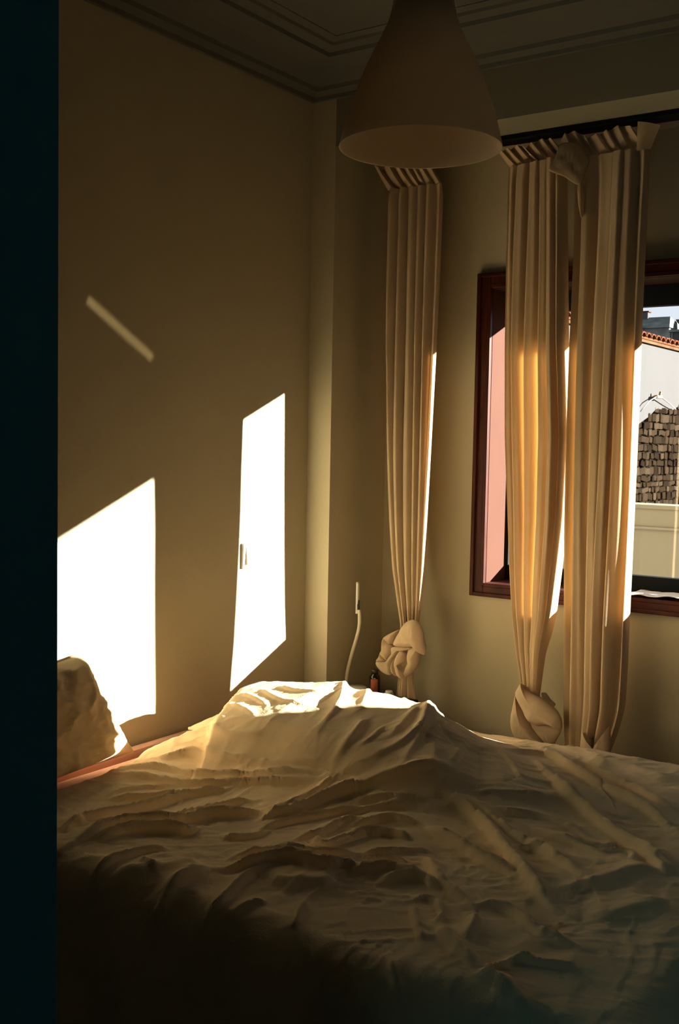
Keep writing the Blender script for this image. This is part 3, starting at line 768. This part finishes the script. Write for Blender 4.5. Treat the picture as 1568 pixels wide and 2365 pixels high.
def fold_patch(lst, y0, bulge, gx, gz, pts, seed):
    """one puffed fold of a knot: an outlined piece of cloth with a rounded front, a rim and a back"""
    P = np.array(pts, float)
    Q = []
    n = len(P)
    for i in range(n):                      # rounded outline (Catmull-Rom)
        p0, p1, p2, p3 = P[i-1], P[i], P[(i+1) % n], P[(i+2) % n]
        for t in np.linspace(0, 1, 6, endpoint=False):
            Q.append(.5*((2*p1)+(-p0+p2)*t+(2*p0-5*p1+4*p2-p3)*t*t+(-p0+3*p1-3*p2+p3)*t**3))
    Q = np.array(Q); c = P.mean(0); m_ = len(Q)
    V = []; R_ = 14
    def put(x, z, y):
        V.append((x, y + gx*(x-c[0]) + gz*(z-c[1]), z))
    for r in range(R_+1):
        s = 1-r/R_ if r < R_ else .02
        for q in Q:
            x, z = c + (q-c)*s
            w = mnoise.noise((x*38+seed, z*38, 0))*.0035 + abs(mnoise.noise((x*75, z*22+seed, 3)))*.0035
            put(x, z, y0 - bulge*(1-s**3.2)**.8 - w*(1-s**4))
    F = grid_faces(R_+1, m_, True)
    b0 = len(V)
    for s, dy in ((.97, .010), (.80, .030), (.02, .034)):
        for q in Q:
            x, z = c + (q-c)*s
            put(x, z, y0+dy)
    F += [(b0+r*m_+k, b0+(r+1)*m_+k, b0+(r+1)*m_+(k+1) % m_, b0+r*m_+(k+1) % m_) for r in range(2) for k in range(m_)]
    F += [(k, b0+k, b0+(k+1) % m_, (k+1) % m_) for k in range(m_)]
    lst.append((V, F))

def knot(key, parent):
    kn = []
    for i, (y, bu, gx, gz, pts) in enumerate(KNOTS[key]):
        fold_patch(kn, y, bu, gx, gz, pts, i*3.7)
    o = join('knot', kn, CM, parent)
    return o

def join(name, lst, mt, parent):
    V = []; F = []
    for v, f in lst:
        o = len(V); V += list(v); F += [tuple(i+o for i in q) for q in f]
    ob = mesh_obj(name, V, F, mt, smooth=True); keep(ob, parent); return ob

def rot(x, y, z):
    return Matrix.Rotation(math.radians(z), 3, 'Z') @ Matrix.Rotation(math.radians(y), 3, 'Y') @ Matrix.Rotation(math.radians(x), 3, 'X')

CM = M['curtain']
YC = 0.20
# left curtain, tied in a knot just above the bedside table
cl = empty('tied_curtain', (.29, YC, 2.3)); tag(cl, 'single narrow cream curtain knotted above the bedside table', 'curtain', 'cream curtains round the window')
curtain_body('panel', [(2.325, .182, .395, .010), (2.29, .182, .396, .020), (2.0, .185, .391, .026), (1.78, .189, .386, .028), (1.45, .203, .378, .027),
                       (1.17, .224, .369, .024), (1.0, .240, .362, .020), (.88, .262, .354, .015), (.80, .277, .347, .011), (.72, .285, .335, .009)], YC, 6, 4, CM, cl, ret=.025)
header('heading', .180, .396, 2.325, 2.416, -.048, YC, 7, 12, CM, cl)
knot('L', cl)
curtain_body('tail', [(.68, .300, .345, .010), (.60, .288, .352, .014), (.50, .280, .368, .020), (.30, .275, .38, .026), (.18, .27, .385, .028)], YC-.03, 4, 9, CM, cl, 120, 50)

# pair of curtains over the window
ca = empty('tied_curtain', (.76, YC, 2.3)); tag(ca, 'cream curtain with a big low knot, left one of the pair over the window', 'curtain', 'cream curtains round the window')
curtain_body('panel', [(2.345, .648, .850, .010), (2.30, .646, .852, .020), (2.05, .648, .862, .032), (1.77, .653, .868, .038), (1.47, .663, .882, .040), (1.2, .681, .876, .038),
                       (1.05, .690, .866, .034), (.9, .704, .855, .027), (.77, .722, .834, .015), (.67, .742, .830, .011), (.60, .755, .825, .009)], YC, 6, 21, CM, ca, ret=.07, yslope=-.065, ltaper=.9)
header('heading', .652, .862, 2.345, 2.414, -.048, YC, 7, 33, CM, ca, .006)
knot('A', ca)
curtain_body('tail', [(.52, .775, .83, .010), (.44, .76, .85, .018), (.30, .75, .87, .026), (.15, .745, .88, .03)], YC+.005, 4, 29, CM, ca, 110, 40)

cb = empty('tied_curtain', (1.0, YC, 2.3)); tag(cb, 'cream curtain hanging straight, right one of the pair over the window', 'curtain', 'cream curtains round the window')
curtain_body('panel', [(2.342, .893, 1.112, .012), (2.30, .893, 1.114, .022), (2.05, .898, 1.108, .028), (1.75, .895, 1.104, .032), (1.47, .895, 1.101, .033), (1.2, .897, 1.098, .033),
                       (.92, .902, 1.096, .031), (.75, .905, 1.096, .028), (.62, .907, 1.094, .023), (.52, .912, 1.07, .020), (.46, .918, 1.05, .016), (.38, .93, 1.04, .014), (.16, .92, 1.06, .02)],
             YC-.022, 5, 40, CM, cb, ret=.05, ltaper=.5)
header('heading', .868, 1.112, 2.345, 2.416, -.034, YC-.01, 7, 51, CM, cb, .006)
# turned down corner of the heading between the two curtains and the flared outer end
fl_ = []
fold_patch(fl_, .132, .005, .35, .30, [(.858, 2.381), (.845, 2.335), (.834, 2.296), (.880, 2.272), (.927, 2.243), (.937, 2.285), (.945, 2.322), (.925, 2.355), (.905, 2.377)], 5.5)
fold_patch(fl_, .145, .010, .0, 0, [(.914, 2.25), (.930, 2.243), (.932, 2.20), (.928, 2.148), (.918, 2.19)], 2.5)
join('folded_corner', fl_, CM, cb)
V = []
for i in range(12):
    for j in range(10):
        a, b_ = i/11, j/9
        V.append((1.094+.060*b_*(1-.45*a), YC-.045-.010*math.sin(b_*3)+.03*b_, 2.418-.012*b_-.088*a+.02*a*b_))
o = mesh_obj('heading_end', V, grid_faces(12, 10), CM, smooth=True); keep(o, cb)
knot('B', cb)

# ------------------------------------------------------------------ bedside table and the things on it
TZ = .560
nt_ = empty('bedside_table', (.30, .10, 0)); tag(nt_, 'small dark bedside table in the corner behind the bed', 'bedside table')
box('top', (.104, -.055, TZ-.022), (.40, .122, TZ), M['dark_wood'], nt_, .003)
boxes('cabinet', [((.115, -.045, .12), (.130, .118, TZ-.022)), ((.375, -.045, .12), (.390, .118, TZ-.022)), ((.130, .112, .12), (.375, .118, TZ-.022)), ((.130, -.045, .12), (.375, .112, .135))], M['dark_wood'], nt_)
dr = box('drawer', (.131, -.052, .36), (.374, .10, TZ-.03), M['dark_wood'], nt_, .003)
o = lathe('knob', [(.0, 0), (.006, 0), (.006, .012), (.011, .018), (.009, .025), (.0, .026)], M['cream_metal'], (0, 0, 0), None, 16)
o.rotation_euler = (math.radians(90), 0, 0); o.location = (.25, -.052, .45); o.parent = dr
o.location = Vector((.25, -.052, .45)) - nt_.location - dr.location
for x in (.13, .375):
    for y in (-.035, .10): box('leg', (x-.013, y-.013, 0), (x+.013, y+.013, .121), M['dark_wood'], nt_, .002)

lamp = empty('reading_lamp', (.085+.05, .10, TZ)); tag(lamp, 'thin cream bent stem reading lamp on the bedside table', 'lamp')
lathe('base', [(.0, .0), (.045, .0), (.045, .010), (.040, .014), (.008, .016), (.0, .016)], M['cream_metal'], (.150, .10, TZ), lamp, 32)
stem = []
ctrl = [(.118, .10, .572), (.112, .10, .600), (.135, .10, .690), (.160, .10, .765), (.1665, .10, .800), (.1655, .10, .832), (.1635, .10, .845)]
P = smooth_poly(ctrl, 5)
tube('stem', [tuple(p) for p in P], .0062, M['cream_metal'], lamp, 10)
hb = box('lamp_head', (.1505, .096, .835), (.1565, .106, .948), M['white_plastic'], lamp, .002)
hb2 = box('hinge', (.1566, .096, .836), (.168, .106, .850), M['cream_metal'], lamp, .002)
o = box('diffuser', (.1566, .0965, .87), (.1590, .1055, .943), M['cream_metal'], None, 0)
o.parent = hb; o.location = o.location - lamp.location - hb.location
o = box('light_switch_slide', (.1590, .097, .846), (.1625, .1035, .884), M['cord'], None, .0005)
o.parent = hb; o.location = o.location - lamp.location - hb.location

bt = empty('medicine_bottle', (.235, .10, TZ)); tag(bt, 'dark glass bottle with a plain orange label on the bedside table', 'bottle')
BX, BY = .2345, .10
lathe('body', [(.0, 0), (.018, 0), (.0195, .002), (.0195, .058), (.018, .064), (.0125, .069), (.0115, .074), (.0, .074)], M['amber'], (BX, BY, TZ), bt, 28)
lathe('cap', [(.0, .074), (.013, .074), (.013, .086), (.012, .087), (.0, .087)], M['cap'], (BX, BY, TZ), bt, 24)
lv = []
for i in range(2):
    for j in range(15):
        a = math.radians(-100+78*j/14)
        lv.append((BX+.0199*math.cos(a), BY+.0199*math.sin(a), TZ+(.006 if i == 0 else .055)))
o = mesh_obj('label_strip', lv, grid_faces(2, 15), M['orange_label'], smooth=True); keep(o, bt)
o.modifiers.new('thick', 'SOLIDIFY').thickness = -.0004

jr = empty('small_jar', (.335, .02, TZ)); tag(jr, 'small pale jar with a green label beside the knotted curtain', 'jar')
lathe('body', [(.0, 0), (.015, 0), (.016, .002), (.016, .030), (.0, .030)], M['jar'], (.338, .03, TZ), jr, 24)
lathe('lid', [(.0, .030), (.0125, .030), (.013, .031), (.013, .037), (.0115, .0385), (.0, .0385)], M['jar'], (.338, .03, TZ), jr, 24)
lathe('label_band', [(.01615, .004), (.0163, .004), (.0163, .028), (.01615, .028)], M['green'], (.338, .03, TZ), jr, 24, True)

# ------------------------------------------------------------------ outside
CAMX, CAMY, CAMZ = 2.2841, -3.126, 1.4395
tag(box('ground', (-60, D+.8, -3.3), (60, 120, -3.2), M['ground']), kind='structure')
# low terrace wall in front of the window, with a coping and a ledge
pw = empty('terrace_wall', (1, 2.6, -3.2)); tag(pw, 'low beige rendered terrace wall outside behind the window glass', 'wall')
box('wall_body', (-3.2, 2.6, -3.2), (3.4, 2.75, 1.118), M['beige_render'], pw)
box('coping', (-3.22, 2.585, 1.118), (3.42, 2.765, 1.140), M['beige_render'], pw, .004)
box('ledge', (-3.2, 2.578, 1.010), (3.4, 2.601, 1.024), M['beige_render'], pw, .003)

# neighbour's wing: sunlit white wall facing right, plaster gone at the bottom, tiled eaves
WX = -3.84; EZ = 3.18
nh = empty('neighbour_house', (WX, 14.0, -3.2)); tag(nh, 'white sunlit neighbouring house wall with bare stone patch and red tiled eaves', 'house')
ho_y0, ho_y1 = 5.2, 24.0
out = [(ho_y0, -3.2), (13.2, -3.2), (13.35, 1.1), (13.7, 1.45), (14.0, 1.70), (14.35, 1.84), (14.75, 1.95), (15.11, 2.09), (16.02, 2.11), (16.32, 2.19), (17.3, 2.36), (ho_y1, 2.40), (ho_y1, EZ), (ho_y0, EZ)]
n = len(out)
V = [(WX, y, z) for y, z in out]+[(WX-.05, y, z) for y, z in out]
F = [tuple(range(n)), tuple(range(n, 2*n))[::-1]]+[((i+1) % n, i, n+i, n+(i+1) % n) for i in range(n)]
keep(mesh_obj('plaster', V, F, M['white_render']), nh)
box('core_wall', (WX-3.0, ho_y0, -3.2), (WX-.055, ho_y1, EZ), M['mortar'], nh)
rnd = random.Random(5)
stones = []
for s in range(6):
    bm = bmesh.new(); add_box(bm, (-.5, -.5, -.5), (.5, .5, .5), .12)
    for v in bm.verts: v.co += Vector((rnd.uniform(-.06, .06) for _ in range(3)))
    me_ = bpy.data.meshes.new('stone'); bmesh.ops.recalc_face_normals(bm, faces=bm.faces[:]); bm.to_mesh(me_); bm.free()
    me_.materials.append(M['stone%d' % (s % 4)]); stones.append(me_)
z = .40
while z < 2.42:
    h = rnd.uniform(.09, .16); y = 13.2+rnd.uniform(0, .2)
    while y < 18.6:
        w = rnd.uniform(.12, .34)
        top = np.interp(y+w/2, [a for a, b in out[2:11]], [b for a, b in out[2:11]])
        if z+h*.6 < top:
            o = bpy.data.objects.new('stone', rnd.choice(stones)); COL.objects.link(o)
            o.scale = (.10, w*rnd.uniform(.78, .97), h*rnd.uniform(.72, .98)); o.rotation_euler = (rnd.uniform(-.16, .16), 0, rnd.uniform(-.12, .12)); o.location = (WX-.055+rnd.uniform(-.012, .012), y+w/2, z+h/2)
            keep(o, nh)
        y += w
    z += h
roof = box('roof', (WX-.75, ho_y0, EZ), (WX+.06, ho_y1, EZ+.035), M['tile'], nh)
prt = bmesh.new()
tv = []
for i in range(9):
    a = math.pi*i/8
    for xx, zz in ((0, 0), (-.72, .16)): tv.append((xx, .11*math.cos(a), .07*math.sin(a)+zz))
for i in range(9):
    a = math.pi*i/8
    for xx, zz in ((0, 0), (-.72, .16)): tv.append((xx, .09*math.cos(a), .05*math.sin(a)+zz))
tf = []
for i in range(8):
    tf += [(2*i, 2*i+2, 2*i+3, 2*i+1), (18+2*i, 18+2*i+1, 18+2*i+3, 18+2*i+2), (2*i, 18+2*i, 18+2*i+2, 2*i+2)]
tm = bpy.data.meshes.new('roof_tile'); tm.from_pydata(tv, [], tf); tm.materials.append(M['tile']); tm.update(); prt.free()
for i in range(int((ho_y1-10.5)/.235)):
    o = bpy.data.objects.new('roof_tile', tm); COL.objects.link(o)
    o.parent = roof; o.location = Vector((WX+.10, 10.6+.235*i, EZ+.035)) - nh.location - roof.location
box('eaves_board', (WX+.001, ho_y0, EZ-.05), (WX+.045, ho_y1, EZ-.001), M['tile_old'], nh)
# iron bracket with two cables on the white wall
br = empty('wall_bracket', (WX, 14.93, 2.30)); tag(br, 'tiny iron cable bracket on the white neighbouring wall', 'bracket')
tube('hook', [(WX, 14.93, 2.28), (WX+.10, 14.93, 2.29), (WX+.13, 14.93, 2.37)], .022, M['iron'], br, 8)
boxes('insulator', [((WX+.06, 14.80, 2.26), (WX+.12, 15.06, 2.31))], M['iron'], br, .01)
tube('cable', [(WX+.10, 15.06, 2.28), (WX+.09, 15.5, 2.20), (WX+.06, 15.95, 2.12)], .009, M['cable'], br, 6)
tube('cable', [(WX+.10, 14.80, 2.28), (WX+.09, 14.5, 2.20), (WX+.07, 14.15, 2.02)], .009, M['cable'], br, 6)

# houses farther up the slope
fh = empty('slate_house', (-17.5, 56.5, -3.2)); tag(fh, 'distant grey slate clad house with brown tiled gable seen through the window', 'house')
box('wall_body', (-24, 55, -3.2), (-16.70, 58, 7.80), M['slate'], fh)
bm = bmesh.new()
V = [(-24, 54.8, 7.80), (-16.62, 54.8, 7.80), (-17.05, 56.2, 8.52), (-24, 56.2, 8.52), (-24, 58.2, 7.8), (-16.62, 58.2, 7.8)]
vs = [bm.verts.new(v) for v in V]
for f in ((0, 1, 2, 3), (3, 2, 5, 4), (0, 3, 4), (1, 5, 2), (0, 4, 5, 1)): bm.faces.new([vs[i] for i in f])
rf = bm_obj('slate_roof', bm, M['slate_dark']); keep(rf, fh)
ch = box('chimney', (-18.7, 56.0, 8.3), (-18.22, 56.4, 8.80), M['white_render'], fh, .02)
box('chimney_cap', (-18.74, 55.96, 8.80), (-18.16, 56.44, 8.86), M['tile_old'], None).parent = ch
ch.children[0].location = ch.children[0].location - fh.location - ch.location
gh = empty('gabled_house', (-14.5, 57.5, -3.2)); tag(gh, 'distant house with sloping red tiled roof right of the slate house', 'house')
bm = bmesh.new()
V = [(-16.95, 56.8, 8.42), (-12.0, 56.8, 8.42), (-12.0, 54.6, 7.0), (-15.2, 54.6, 7.0), (-16.95, 57.0, 8.32), (-12, 57.0, 8.3), (-12, 54.7, 6.85), (-15.2, 54.7, 6.85)]
vs = [bm.verts.new(v) for v in V]
for f in ((0, 1, 2, 3), (7, 6, 5, 4), (0, 3, 7, 4), (1, 5, 6, 2), (3, 2, 6, 7), (0, 4, 5, 1)): bm.faces.new([vs[i] for i in f])
keep(bm_obj('tiled_roof', bm, M['tile_old']), gh)
box('wall_body', (-15.1, 55.0, -3.2), (-12.0, 58.5, 6.85), M['white_render'], gh)
wh = empty('white_house', (-12.4, 46.0, -3.2)); tag(wh, 'small distant white house with one framed window', 'house')
box('wall_body', (-13.38, 45.0, -3.2), (-11.2, 47.0, 6.50), M['white_render'], wh)
box('flat_roof', (-13.46, 44.9, 6.50), (-11.1, 47.1, 6.60), M['slate'], wh, .01)
wf = box('window', (-13.19, 44.96, 5.80), (-12.86, 45.02, 6.17), M['tile_old'], wh, .005)
o = box('pane', (-13.15, 44.95, 5.84), (-12.90, 44.958, 6.13), M['slate'], None); o.parent = wf
o.location = o.location - wh.location - wf.location
tube('drainpipe', [(-13.28, 44.95, 6.48), (-13.28, 44.95, -3.2)], .025, M['slate'], wh, 8)
